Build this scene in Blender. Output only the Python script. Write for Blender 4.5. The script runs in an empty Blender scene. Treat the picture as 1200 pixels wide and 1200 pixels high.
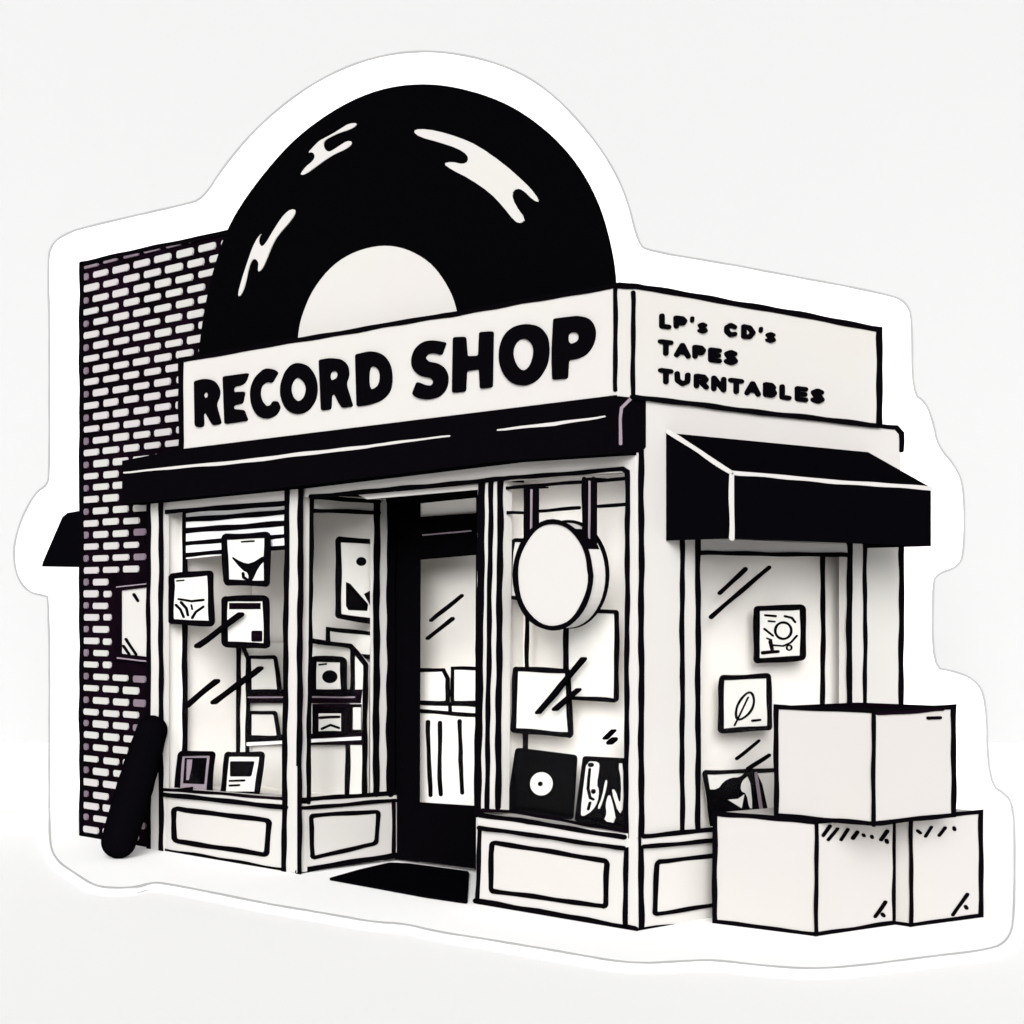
import bpy, bmesh, math, random
from mathutils import Vector
from mathutils.geometry import tessellate_polygon
random.seed(7)
COL = bpy.context.scene.collection

# ------------------------------------------------------------------ survey
# measurements are taken off the reference and laid out on real planes of the building
FPX, HOR, EYE = 2190.0, 711.0, 1.7
DV = Vector((-0.7235, 0.6903, 0.0)); RV = Vector((0.6903, 0.7235, 0.0))
D0 = FPX * EYE / (1090 - HOR)
CAM = -(DV * D0 + RV * (150 / FPX * D0)); CAM.z = EYE
X, Y, Z = Vector((1, 0, 0)), Vector((0, 1, 0)), Vector((0, 0, 1))

def F(y): return (Vector((0, y, 0)), -Y)          # planes parallel to the shop front
def R(x): return (Vector((x, 0, 0)), X.copy())    # planes parallel to the side wall
def G(z): return (Vector((0, 0, z)), Z.copy())    # level planes
def K(D): return (CAM + DV * D, -DV)              # the backing board

def U(pl, p):
    o, n = pl
    r = DV + RV * ((p[0] - 600) / FPX) + Z * ((HOR - p[1]) / FPX)
    return CAM + r * ((o - CAM).dot(n) / r.dot(n))

# ------------------------------------------------------------------ materials
def mat(name, col, rough=0.9, vary=0.0, tint=(1, 1, 1), scale=1.2, spec=0.0, bump=0.0):
    m = bpy.data.materials.new(name); m.use_nodes = True
    nt = m.node_tree; b = nt.nodes['Principled BSDF']
    b.inputs['Roughness'].default_value = rough
    b.inputs['Specular IOR Level'].default_value = spec
    b.inputs['Base Color'].default_value = (*col, 1)
    if vary or bump:
        tc = nt.nodes.new('ShaderNodeTexCoord')
        n = nt.nodes.new('ShaderNodeTexNoise'); n.inputs['Scale'].default_value = scale
        n.inputs['Detail'].default_value = 3
        nt.links.new(tc.outputs['Object'], n.inputs['Vector'])
        if vary:
            cr = nt.nodes.new('ShaderNodeValToRGB')
            cr.color_ramp.elements[0].position = 0.35; cr.color_ramp.elements[1].position = 0.65
            cr.color_ramp.elements[0].color = (*col, 1)
            cr.color_ramp.elements[1].color = (*[c * (1 - vary + vary * t) for c, t in zip(col, tint)], 1)
            nt.links.new(n.outputs['Fac'], cr.inputs['Fac']); nt.links.new(cr.outputs['Color'], b.inputs['Base Color'])
        if bump:
            n2 = nt.nodes.new('ShaderNodeTexNoise'); n2.inputs['Scale'].default_value = 160; n2.inputs['Detail'].default_value = 4
            nt.links.new(tc.outputs['Object'], n2.inputs['Vector'])
            bp = nt.nodes.new('ShaderNodeBump'); bp.inputs['Strength'].default_value = bump; bp.inputs['Distance'].default_value = 0.002
            nt.links.new(n2.outputs['Fac'], bp.inputs['Height']); nt.links.new(bp.outputs['Normal'], b.inputs['Normal'])
    return m
M = {
    'cream': mat('cream_paint', (0.485, 0.472, 0.450), 0.8, 0.06, (1.0, 0.7, 1.05), 1.3),
    'pink': mat('blush_paint', (0.485, 0.466, 0.450), 0.8, 0.05, (0.9, 1.0, 0.6), 1.6),
    'green': mat('pale_green_paint', (0.53, 0.535, 0.49), 0.8, 0.05, (1.2, 0.6, 1.0), 2.0),
    'white': mat('white_board', (0.80, 0.80, 0.80), 0.9),
    'plate': mat('white_floor_paint', (0.95, 0.95, 0.95), 0.9),
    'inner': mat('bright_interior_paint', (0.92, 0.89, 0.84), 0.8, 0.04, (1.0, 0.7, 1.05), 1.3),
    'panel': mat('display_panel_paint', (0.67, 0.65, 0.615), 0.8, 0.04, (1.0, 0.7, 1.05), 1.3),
    'card': mat('pale_card', (0.62, 0.605, 0.58), 0.8, 0.05, (0.9, 1.0, 0.6), 2.0),
    'grey': mat('pale_grey_sweep', (0.88, 0.88, 0.88), 0.95),
    'backdrop': mat('pale_grey_wall', (0.388, 0.388, 0.390), 0.95),
    'rim_shadow': mat('painted_rim_shadow', (0.27, 0.27, 0.27), 0.95),  # grey paint standing in for the soft shadow round the board
    'floor_rim_shadow': mat('painted_floor_rim_shadow', (0.52, 0.52, 0.52), 0.95),  # the same edge shadow put into colour, for the floor plate
    'carton': mat('pale_cardboard', (0.43, 0.41, 0.40), 0.85, 0.05, (0.9, 1.0, 0.6), 1.6),
    'ink': mat('black_paint', (0.0018, 0.0015, 0.0022), 0.9),
    'plum': mat('plum_black_paint', (0.005, 0.0018, 0.005), 0.9, 0.9, (0.3, 0.6, 0.3), 3.0),
    'vinyl': mat('black_vinyl', (0.0012, 0.0012, 0.0016), 0.9),
    'brick': mat('pale_brick', (0.42, 0.418, 0.395), 0.9, 0.25, (0.9, 0.55, 0.95), 1.1, bump=0.3),
    'dimbrick': mat('stained_brick', (0.19, 0.15, 0.18), 0.9, 0.5, (0.4, 0.3, 0.4), 3.0, bump=0.3),
    'mauve': mat('mauve_grey', (0.25, 0.20, 0.24), 0.9),
    'cloth': mat('black_cloth', (0.0015, 0.0013, 0.002), 0.95),
}
gm = bpy.data.materials.new('window_glass'); gm.use_nodes = True
nt = gm.node_tree; nt.nodes.clear()
o_ = nt.nodes.new('ShaderNodeOutputMaterial'); mx = nt.nodes.new('ShaderNodeMixShader')
tr = nt.nodes.new('ShaderNodeBsdfTransparent'); gl = nt.nodes.new('ShaderNodeBsdfGlossy')
gl.inputs['Roughness'].default_value = 0.15; mx.inputs['Fac'].default_value = 0.004
nt.links.new(tr.outputs[0], mx.inputs[1]); nt.links.new(gl.outputs[0], mx.inputs[2]); nt.links.new(mx.outputs[0], o_.inputs['Surface'])
M['glass'] = gm

# ------------------------------------------------------------------ 2-D path helpers
def chaikin(p, n=2, closed=True, q=0.25):
    for _ in range(n):
        r = [] if closed else [p[0]]
        m = len(p)
        for i in range(m if closed else m - 1):
            a, b = p[i], p[(i + 1) % m]
            r.append((a[0] + (b[0] - a[0]) * q, a[1] + (b[1] - a[1]) * q))
            r.append((b[0] + (a[0] - b[0]) * q, b[1] + (a[1] - b[1]) * q))
        if not closed: r.append(p[-1])
        p = r
    return p
def ell(cx, cy, rx, ry, n=44):
    return [(cx + rx * math.cos(2 * math.pi * i / n), cy + ry * math.sin(2 * math.pi * i / n)) for i in range(n)]
def rnd(p, r=3, soft=0):                                   # rounded corners of radius r px
    out = []; m = len(p)
    for i in range(m):
        a, b, c = Vector(p[i - 1]), Vector(p[i]), Vector(p[(i + 1) % m])
        u = (a - b); v = (c - b); rr_ = r
        if soft and u.length and v.length and u.normalized().dot(v.normalized()) < -0.5: rr_ = soft
        k = min(rr_, u.length / 2.05, v.length / 2.05)
        s = b + u.normalized() * k; e = b + v.normalized() * k
        for t in (0, 0.25, 0.5, 0.75, 1):
            w = s.lerp(b, t).lerp(b.lerp(e, t), t); out.append((w.x, w.y))
    return out
def resample(p, closed, step=9.0, amp=0.35):
    out = []; m = len(p); ph = random.random() * 10; ph2 = random.random() * 10; s = 0
    for i in range(m if closed else m - 1):
        a, b = p[i], p[(i + 1) % m]
        L = math.hypot(b[0] - a[0], b[1] - a[1]); k = max(1, int(L / step))
        nx, ny = (-(b[1] - a[1]) / (L + 1e-9), (b[0] - a[0]) / (L + 1e-9))
        for j in range(k):
            t = j / k; q = s + L * t
            w = amp * (math.sin(q / 23 + ph) + 0.6 * math.sin(q / 9.3 + ph2)) * (0 if j == 0 and L > step else 1)
            out.append((a[0] + (b[0] - a[0]) * t + nx * w, a[1] + (b[1] - a[1]) * t + ny * w))
        s += L
    if not closed: out.append(p[-1])
    return out
def ribbon(p, w, closed, taper=False):
    p = resample(p, closed, amp=0.35 if w > 2.5 else 0.2)
    m = len(p); L, Rr = [], []; ph = random.random() * 10
    for i in range(m):
        a = Vector(p[i - 1]) if (closed or i > 0) else Vector(p[0])
        b = Vector(p[i]); c = Vector(p[(i + 1) % m]) if (closed or i < m - 1) else b
        d1 = (b - a) if (b - a).length > 1e-6 else (c - b)
        d2 = (c - b) if (c - b).length > 1e-6 else d1
        d1 = d1.normalized(); d2 = d2.normalized(); t = d1 + d2
        t = t.normalized() if t.length > 1e-3 else d1
        n = Vector((-t.y, t.x)); k = max(0.5, abs(n.dot(Vector((-d1.y, d1.x)))))
        h = w / 2 * (1 + 0.10 * math.sin(i * 1.1 + ph)) / k
        if taper: h *= 0.45 + 0.75 * math.sin(math.pi * min(1, (i + 0.35) / (m - 0.3)))
        L.append((b.x + n.x * h, b.y + n.y * h)); Rr.append((b.x - n.x * h, b.y - n.y * h))
    if closed: return L, Rr, None, None
    def cap(c, fr, d):
        a0 = math.atan2(fr[1] - c[1], fr[0] - c[0]); rr = math.hypot(fr[1] - c[1], fr[0] - c[0])
        return [(c[0] + rr * math.cos(a0 + d * a), c[1] + rr * math.sin(a0 + d * a)) for a in (0.6, 1.2, 1.57, 1.94, 2.54)]
    return L, Rr, cap(p[-1], L[-1], -1), cap(p[0], Rr[0], -1)

# ------------------------------------------------------------------ mesh builder
class B:
    def __init__(s): s.v, s.f, s.mi, s.ms = [], [], [], []
    def m(s, k):
        if k not in s.ms: s.ms.append(k)
        return s.ms.index(k)
    def prism(s, loops3, ext, k):                  # loops of 3-D points, extruded by ext
        mi = s.m(k); flat = [q for lp in loops3 for q in lp]; b0 = len(s.v); N = len(flat)
        s.v += flat + [q + ext for q in flat]
        for t in tessellate_polygon(loops3):
            s.f.append(tuple(b0 + i for i in t)); s.mi.append(mi)
            s.f.append(tuple(b0 + N + i for i in reversed(t))); s.mi.append(mi)
        o = b0
        for lp in loops3:
            n = len(lp)
            for i in range(n):
                j = (i + 1) % n
                s.f.append((o + i, o + j, o + N + j, o + N + i)); s.mi.append(mi)
            o += n
        return s
    def poly(s, pl, loops, depth=0.03, k='cream', lift=0.0):
        if not isinstance(loops[0], list): loops = [loops]
        n = pl[1]
        return s.prism([[U(pl, q) + n * lift for q in lp] for lp in loops], -n * depth, k)
    def ink(s, pl, p, w=5, closed=False, k='ink', lift=0.006, thick=None, taper=False):
        L, Q, c1, c0 = ribbon(p, w, closed, taper); n = pl[1]; mi = s.m(k); m = len(L); b0 = len(s.v); th = thick or lift
        pts = [U(pl, q) + n * lift for q in L + Q]; s.v += pts + [q - n * th for q in pts]
        for i in range(m if closed else m - 1):
            j = (i + 1) % m
            for f in ((i, j, m + j, m + i), (2 * m + i, 3 * m + i, 3 * m + j, 2 * m + j), (i, 2 * m + i, 2 * m + j, j), (m + i, m + j, 3 * m + j, 3 * m + i)):
                s.f.append(tuple(b0 + q for q in f)); s.mi.append(mi)
        if not closed:
            s.poly(pl, [L[-1]] + c1 + [Q[-1]], th, k, lift); s.poly(pl, [Q[0]] + c0 + [L[0]], th, k, lift)
        return s
    def out(s, pl, p, w=5, depth=0.03, k='cream', r=0, ik='ink'):
        q = rnd(p, r) if r else p
        s.poly(pl, q, depth, k, 0.003); s.ink(pl, q, w, True, ik, .007); return s
    def box(s, a, b, k):
        (x0, y0, z0), (x1, y1, z1) = a, b
        return s.prism([[Vector((x0, y0, z0)), Vector((x1, y0, z0)), Vector((x1, y1, z0)), Vector((x0, y1, z0))]], Vector((0, 0, z1 - z0)), k)
    def hexa(s, base, h, k):
        return s.prism([base], Vector((0, 0, h)), k)
    def build(s, name, parent=None):
        me = bpy.data.meshes.new(name)
        piv = Vector((sum(q.x for q in s.v) / len(s.v), sum(q.y for q in s.v) / len(s.v), min(q.z for q in s.v)))
        if parent is not None: piv = parent_loc(parent)
        me.from_pydata([q - piv for q in s.v], [], s.f)
        for k in s.ms: me.materials.append(M[k])
        me.polygons.foreach_set('material_index', s.mi)
        bm = bmesh.new(); bm.from_mesh(me); bmesh.ops.recalc_face_normals(bm, faces=bm.faces); bm.to_mesh(me); bm.free()
        o = bpy.data.objects.new(name, me); COL.objects.link(o)
        if parent is not None: o.parent = parent
        else: o.location = piv
        return o
def parent_loc(p):
    l = Vector((0, 0, 0))
    while p is not None: l += p.location; p = p.parent
    return l
def thing(name, label, cat, loc=(0, 0, 0), group=None):
    o = bpy.data.objects.new(name, None); COL.objects.link(o); o.location = loc; o.empty_display_size = 0.2
    o['label'] = label; o['category'] = cat
    if group: o['group'] = group
    return o
def tag(o, label, cat, group=None):
    o['label'] = label; o['category'] = cat
    if group: o['group'] = group
    return o
def struct(o): o['kind'] = 'structure'; return o

# ------------------------------------------------------------------ setting: sweep, plate, board
g = B()
DS = 24.0; c0 = Vector((CAM.x, CAM.y, 0))
def sheet(name, k, pts):
    me = bpy.data.meshes.new(name); me.from_pydata(pts, [], [(0, 1, 2, 3)]); me.materials.append(M[k])
    o = bpy.data.objects.new(name, me); COL.objects.link(o); return struct(o)
sheet('ground', 'grey', [c0 + DV * -16 + RV * -30 - Z * .04, c0 + DV * -16 + RV * 30 - Z * .04, c0 + DV * DS + RV * 30 - Z * .04, c0 + DV * DS - RV * 30 - Z * .04])
sheet('backdrop_wall', 'backdrop', [c0 + DV * DS + RV * -30 - Z * .04, c0 + DV * DS + RV * 30 - Z * .04, c0 + DV * DS + RV * 30 + Z * 16, c0 + DV * DS - RV * 30 + Z * 16])

DB = 15.75; YB = HOR + FPX * EYE / DB
lower = [(1189, 964), (1189, 1078), (1181, 1102), (1162, 1113), (1085, 1122), (1008, 1132), (951, 1136), (893, 1132), (836, 1125), (797, 1127),
         (740, 1130), (653, 1115), (577, 1102), (511, 1092), (476, 1083), (438, 1081), (400, 1074), (316, 1060), (253, 1047), (191, 1035), (176, 1035),
         (158, 1040), (125, 1041), (108, 1037), (87, 1023), (67, 1010), (58, 990)]
low = chaikin([(1186, YB)] + lower + [(58, YB)], 2, False)
b = B(); b.poly(G(0), low, 0.035, 'plate'); b.ink(G(0), low, 2.4, False, 'floor_rim_shadow', 0.002)  # edge shadow drawn as a grey line round the plate
struct(b.build('base_plate'))
upper = [(58, YB), (58, 700), (52, 698), (33, 694), (19, 675), (15, 644), (25, 607), (42, 577), (55, 569), (58, 556), (58, 385), (56, 302), (62, 285), (75, 275), (95, 267),
         (215, 240), (238, 233), (262, 195), (300, 150), (350, 108), (400, 80), (450, 64), (500, 59), (550, 65), (600, 80), (642, 105),
         (682, 145), (715, 190), (735, 232), (748, 286), (760, 294), (857, 310), (1043, 345), (1062, 354), (1069, 372), (1069, 461), (1085, 471),
         (1094, 496), (1099, 522), (1122, 550), (1130, 575), (1130, 648), (1122, 665), (1096, 673), (1093, 690), (1093, 782), (1116, 786), (1142, 796), (1156, 818),
         (1158, 918), (1181, 933), (1186, YB)]
up = chaikin(upper, 2, False)
b = B(); b.poly(K(DB), up, 0.05, 'white')
b.ink(K(DB), up, 2.4, False, 'rim_shadow', 0.003)  # soft outline shadow painted as a thin grey line
tag(b.build('backing_board'), 'white board with a wavy cut-out edge standing behind the whole shop', 'backing board')

# ------------------------------------------------------------------ key positions
XR = U(F(-0.03), (350, 900)).x          # return wall of the left bay
YR = U(R(XR), (466, 930)).y             # door plane
XL = U(F(-0.03), (190, 900)).x          # left end of shop
XP = U(F(-0.03), (574, 900)).x          # right bay starts
YE = U(R(0), (1055, 600)).y             # rear end of side wall
XT = U(F(0), (95, 800)).x               # left end of brick building
ZT = U(R(0), (752, 468)).z              # wall top
ZL = U(F(-0.03), (450, 572)).z          # lintel underside
print('KEY', XR, YR, XL, XP, YE, XT, ZT, ZL, CAM)

# ------------------------------------------------------------------ brick building
bb = thing('brick_building', 'tall dark brick building with pale bricks and black joints left of the shop', 'building', (XT + 0.6, 0.5, 0))
b = B()
DEP = YE - 0.02
b.poly(F(0), [(95, 307), (192, 285.5), (192, 998), (95, 979)], DEP, 'plum')
b.poly(F(0.001), [(191, 286), (300, 262), (300, 540), (191, 560)], 0.22, 'plum')
# bricks
pitch = 0.0868; BX = 0.272
x0 = U(F(0), (99.5, 700)).x
row = 0; z = 0.035
ztop_at = lambda x: 4.18
while z < 4.215:
    x = x0 + (0 if row % 2 == 0 else BX * 0.49)
    xs = []
    if row % 2 == 1: xs.append((x0, x0 + 0.055, 'dimbrick'))
    while x < x0 + 2.2:
        xs.append((x + random.uniform(-.006, .006), x + 0.198 + random.uniform(-.008, .006), 'brick')); x += BX
    # image-free tests, all in wall metres
    for (a, c, k) in xs:
        za, zb = z + random.uniform(-.003, .003), z + 0.047 + random.uniform(-.003, .003)
        lim = U(F(0), (171.5, 700)).x if z < U(F(0), (192, 600)).z else U(F(0), (299, 400)).x
        if a > lim - 0.04: continue
        if c > lim: c = lim; k = 'dimbrick'
        wx0, wx1 = U(F(0), (131, 730)).x, 9
        wz0, wz1 = U(F(0), (150, 786)).z, U(F(0), (150, 676)).z
        if zb > wz0 and za < wz1:
            if a > wx0 - 0.03: continue
            c = min(c, wx0)
        if c - a < 0.05: continue
        if row >= 49: continue
        if row == 48: k = 'dimbrick'; zb = za + .020
        r = 0.012
        q = [(a + r, za), (c - r, za), (c, za + r), (c, zb - r), (c - r, zb), (a + r, zb), (a, zb - r), (a, za + r)]
        b.prism([[Vector((u, -0.012, w)) for u, w in q]], Vector((0, 0.014, 0)), k)
    z += pitch; row += 1
# same bond on the left side
for rw in range(48):
    zz = 0.035 + rw * pitch; yy = 0.05 + (0 if rw % 2 else BX / 2)
    while yy < DEP - 0.25:
        if not (0.0 < yy + .1 < 1.5 and 1.9 < zz < 2.6):
            b.box((XT - 0.012, yy, zz), (XT + 0.002, yy + 0.207, zz + 0.052), 'brick')
        yy += BX
b.ink(F(0), [(97, 309), (300, 265)], 5, k='ink', lift=0.014)
b.ink(F(0), [(97, 309), (97, 978)], 5, k='ink', lift=0.014)
b.ink(F(0), [(97, 978), (176, 994)], 5, k='ink', lift=0.014)
b.build('wall', bb)
w = B(); P = F(-0.03)
w.poly(P, [[(133, 686), (177, 681), (177, 777), (133, 773)], [(141, 692), (173, 688), (173, 770), (141, 766)]], 0.03, 'plum')
w.ink(P, [(137, 688), (174, 684)], 1.2, k='mauve', lift=0.004); w.ink(P, [(138, 771), (174, 775)], 1.6, k='mauve', lift=0.004)
wi = w.build('window', bb)
w = B(); w.poly(F(-0.015), [(140, 690), (175, 686), (175, 772), (140, 768)], 0.012, 'pink')
w.ink(F(-0.015), [(157, 697), (162, 704)], 3.2); w.ink(F(-0.015), [(148, 749), (160, 767)], 3); w.ink(F(-0.015), [(145, 757), (152, 767)], 3)  # glass glints drawn as black strokes
w.build('pane', wi)
a = B(); a.poly(F(0.02), [(79, 601), (85, 600), (101, 597), (101, 664), (49, 664), (50, 659), (73, 606)], 1.15, 'cloth')
a.build('awning', bb)

# rolled black mat leaning on the wall
A_, T_ = U(G(0.115), (139, 986)), U(F(-0.125), (178, 856))
me = bpy.data.meshes.new('rolled_mat'); bm = bmesh.new()
ax = (T_ - A_); Lh = ax.length; axn = ax.normalized(); sx = axn.cross(Y).normalized(); sy = axn.cross(sx).normalized()
prf = []
for i in range(9): t = i / 8 * math.pi / 2; prof_ = (0.0 - 0.115 * math.cos(t), 0.118 * math.sin(t) + 0.001); prf.append(prof_)
for i in range(1, 12):
    t = i / 12; prf.append((Lh * t, 0.118 + 0.012 * math.sin(math.pi * t) - 0.01 * t + 0.002 * math.sin(t * 40)))
for i in range(9): t = i / 8 * math.pi / 2; prf.append((Lh + 0.105 * math.sin(t), 0.108 * math.cos(t) + 0.001))
rings = []
for (h, r) in prf:
    rings.append([bm.verts.new(A_ + axn * h + (sx * math.cos(q * math.pi / 12) + sy * math.sin(q * math.pi / 12)) * r * (1 + 0.015 * math.sin(q))) for q in range(24)])
for i in range(len(rings) - 1):
    for q in range(24): bm.faces.new((rings[i][q], rings[i][(q + 1) % 24], rings[i + 1][(q + 1) % 24], rings[i + 1][q])).smooth = True
bm.faces.new(rings[0]); bm.faces.new(rings[-1]); bmesh.ops.recalc_face_normals(bm, faces=bm.faces)
bm.to_mesh(me); bm.free(); me.materials.append(M['cloth'])
o = bpy.data.objects.new('rolled_mat', me); COL.objects.link(o)
tag(o, 'long black rolled mat with rounded ends leaning against the brick wall', 'rolled mat')

# ------------------------------------------------------------------ shop building
sh = thing('shop_building', 'small cream corner record shop with black trim and a recessed entrance', 'building', (XR, 1.0, 0))
FP = F(-0.03)
# walls: side wall pieces (opening for the side window), rear wall, left inner wall
S = R(0)
zst = U(S, (800, 985)).z
b = B()
b.poly(S, [(746, 465), (1055, 502), (1056, 640), (1000, 638), (803, 628), (803, 976), (746, 983)], 0.08, 'cream')
b.poly(S, [(1010, 630), (1055, 636), (1055, 1036), (1010, 1042)], 0.08, 'cream')
b.poly(S, [(746, 982), (803, 975.5), (1010, 949), (1010, 1043), (746, 1091)], 0.08, 'cream')
b.box((XL, YE - 0.06, 0), (-0.081, YE, ZT - .02), 'inner')
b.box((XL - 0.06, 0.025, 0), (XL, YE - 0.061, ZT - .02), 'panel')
b.ink(S, [(747, 466), (1030, 499), (1050, 501), (1056, 508), (1056, 528)], 5.2)
b.ink(S, [(1056, 640), (1055, 1034)], 5.5)
b.ink(S, [(751, 528), (751, 1090)], 6)
b.ink(S, [(799, 630), (799, 974)], 5); b.ink(S, [(1013, 634), (1013, 948)], 4.6)
b.ink(S, [(751, 1090.5), (836, 1081.5), (1055, 1035)], 7)
b.build('side_wall', sh)

# side window
sf = B()
sf.poly(S, [(801, 629), (820, 630), (820, 974), (801, 976)], 0.07, 'cream', 0.003)
sf.poly(S, [(819, 631), (997, 638), (997, 652), (819, 649)], 0.07, 'cream', 0.003)
sf.poly(S, [(994, 637), (1012, 638), (1012, 949), (994, 952)], 0.07, 'cream', 0.003)
sf.ink(S, [(817, 631), (817, 972)], 5.5, lift=.009); sf.ink(S, [(819, 648), (994, 650.5)], 5, lift=.009); sf.ink(S, [(995, 636), (994, 950)], 5.5, lift=.009)
sw = sf.build('window', sh)
p = B(); PG = R(-0.035)
p.poly(PG, [(812, 645), (1000, 645), (1000, 960), (812, 978)], 0.006, 'glass')
for q, wd in (([(843, 695), (873, 667)], 5), ([(833, 723), (901, 665)], 5), ([(863, 889), (889, 868)], 3.6), ([(876, 901), (901, 885)], 4.5)):
    p.ink(PG, q, wd, lift=0.005, taper=False)  # reflections on the glass, painted as diagonal strokes
p.build('pane', sw)
sl = B()
sl.poly(R(0.02), [(754, 981), (1010, 952), (1010, 960), (754, 992)], 0.10, 'cream')
sl.ink(R(0.02), [(754, 980), (836, 972), (1010, 950)], 5.5); sl.ink(R(0.02), [(754, 992), (836, 985), (1010, 960)], 5)
sl.build('sill', sw)
sr = B()
sr.out(R(0.006), [(769, 1010), (1000, 985), (1000, 1036), (767, 1071)], 5, 0.01, 'pink', 4)
sr.build('side_panel', sh)

# left bay front: pilaster, stall riser, post, header
b = B()
b.poly(F(-0.05), [(174, 588), (191, 586), (191, 999), (174, 996)], 0.05, 'cream')
b.ink(F(-0.05), [(174.5, 590), (174.5, 994)], 4.5); b.ink(F(-0.05), [(189, 588), (189, 999)], 5)
b.build('pilaster', sh)
b = B()
b.poly(FP, [(190, 929), (336, 945), (335, 1023), (190, 998)], 0.06, 'cream')
b.out(FP, [(204, 947), (316, 962), (313, 1002), (205, 985)], 5.8, 0.002, 'pink', 5)
b.ink(FP, [(190, 997), (337, 1021.5)], 7)
b.build('stall_riser', sh)
b = B()
b.poly(F(-0.05), [(190, 924), (335, 936), (335, 945), (190, 931)], 0.18, 'cream')
b.ink(F(-0.05), [(190, 925), (334, 936)], 3.5, k='plum'); b.ink(F(-0.05), [(191, 931), (335, 946)], 5.5)
b.poly(F(-0.048), [(192, 926), (225, 922), (225, 927), (192, 931)], 0.01, 'ink')
b.build('window_sill', sh)
b = B()
b.poly(F(-0.045), [(337, 570), (351, 568), (348, 1024), (333, 1022)], 0.08, 'cream')
b.poly(R(XR + 0.012), [(350, 573), (365, 575), (362, 942), (348, 942)], 0.07, 'cream')
b.poly(R(XR + 0.012), [(348, 941), (360, 939), (360, 1021), (348, 1023)], 0.07, 'cream')
b.ink(F(-0.045), [(337, 574), (333, 1021)], 5.5); b.ink(F(-0.045), [(353, 572), (350.5, 1023)], 6)
b.ink(R(XR + 0.012), [(365, 578), (361, 940)], 5)
b.build('post', sh)
# lintel over front (one continuous board) and corner post
b = B()
b.poly(FP, [(190, 580), (338, 562), (338, 587), (190, 600)], 0.05, 'cream')
b.ink(FP, [(191, 600), (337, 588.5)], 4.5)
b.poly(FP, [(352, 560), (590, 528), (745, 505), (745, 1091), (736, 1088), (737, 553), (590, 563), (366, 582), (352, 583)], 0.07, 'cream')
b.ink(FP, [(365, 582), (400, 579), (590, 561), (730, 549.5), (735.5, 553), (736, 600), (733.5, 1087)], 5.2)
b.poly(F(0.01), [(420, 580), (566, 567), (566, 573), (430, 585)], 0.02, 'cream')
b.ink(F(0.005), [(588, 572.5), (736, 560.5)], 4)
b.ink(FP, [(733, 1086.5), (745, 1089)], 7)
b.build('lintel', sh)
b = B(); b.box((XR + .0, 0.04, ZL), (XP, YR + .02, ZL + 0.05), 'ink'); b.build('porch_ceiling', sh)
# return wall of the left bay
b = B(); Q = R(XR)
b.poly(Q, [(352, 941), (465, 930), (465, 1004), (352, 1022)], 0.06, 'cream')
b.out(Q, [(364, 956), (443, 951), (441, 988), (366, 1005)], 5, 0.002, 'pink', 4)
b.ink(Q, [(349, 1021.5), (400, 1012), (463, 1002)], 6)
b.build('return_wall', sh)
b = B()
b.poly(R(XR + .01), [(350, 938), (464, 929), (464, 936), (350, 946)], 0.08, 'cream')
b.ink(R(XR + .01), [(351, 937.5), (463, 929)], 5); b.ink(R(XR + .01), [(351, 947), (463, 938)], 4.5)
b.ink(R(XR + .01), [(461, 941), (461, 998)], 4, k='plum')
b.build('return_sill', sh)
b = B()
b.poly(Q, [(360, 584), (443, 589), (443, 602), (360, 599)], 0.05, 'green', 0.004)
b.ink(Q, [(366, 583), (443, 588)], 5, lift=.012); b.ink(Q, [(366, 598.5), (443, 601)], 4.8, lift=.012)
b.poly(Q, [(439, 588), (458, 589), (456, 930), (439, 932)], 0.05, 'cream', 0.004)
b.ink(Q, [(441, 589), (440, 931)], 6.5, lift=.012); b.ink(Q, [(457.5, 586), (456.5, 930)], 9, lift=.012)
rw = b.build('return_window', sh)
b = B(); b.poly(R(XR - .04), [(350, 585), (446, 590), (446, 935), (350, 945)], 0.006, 'glass'); b.build('pane', rw)
# right bay front
b = B()
b.poly(FP, [(558, 958), (736, 980), (736, 1089), (558, 1057)], 0.06, 'cream')
b.out(FP, [(577, 987), (712, 1009), (710, 1062), (576, 1044)], 5.5, 0.002, 'pink', 4)
b.ink(FP, [(558, 1055.5), (640, 1070), (736, 1087.5)], 7); b.ink(FP, [(563, 965), (559.5, 1056)], 4.5)
b.build('stall_riser', sh)
b = B()
b.poly(F(-0.05), [(560, 953), (734, 977), (734, 993), (560, 971)], 0.18, 'cream')
b.ink(F(-0.05), [(563, 955), (620, 963), (732, 981)], 5.5); b.ink(F(-0.05), [(562, 970), (731, 994)], 5)
b.ink(F(-0.05), [(566, 949), (600, 951), (732, 974)], 3.5, k='plum')
b.build('window_sill', sh)
b = B()
b.poly(F(-0.02), [(560, 561), (590, 558), (586, 952), (557, 950)], 0.07, 'cream')
b.ink(F(-0.02), [(565, 562), (560, 952)], 8); b.ink(F(-0.02), [(576, 562), (571, 948)], 5); b.ink(F(-0.02), [(587, 563), (584, 946)], 6.5)
b.build('post', sh)
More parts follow.
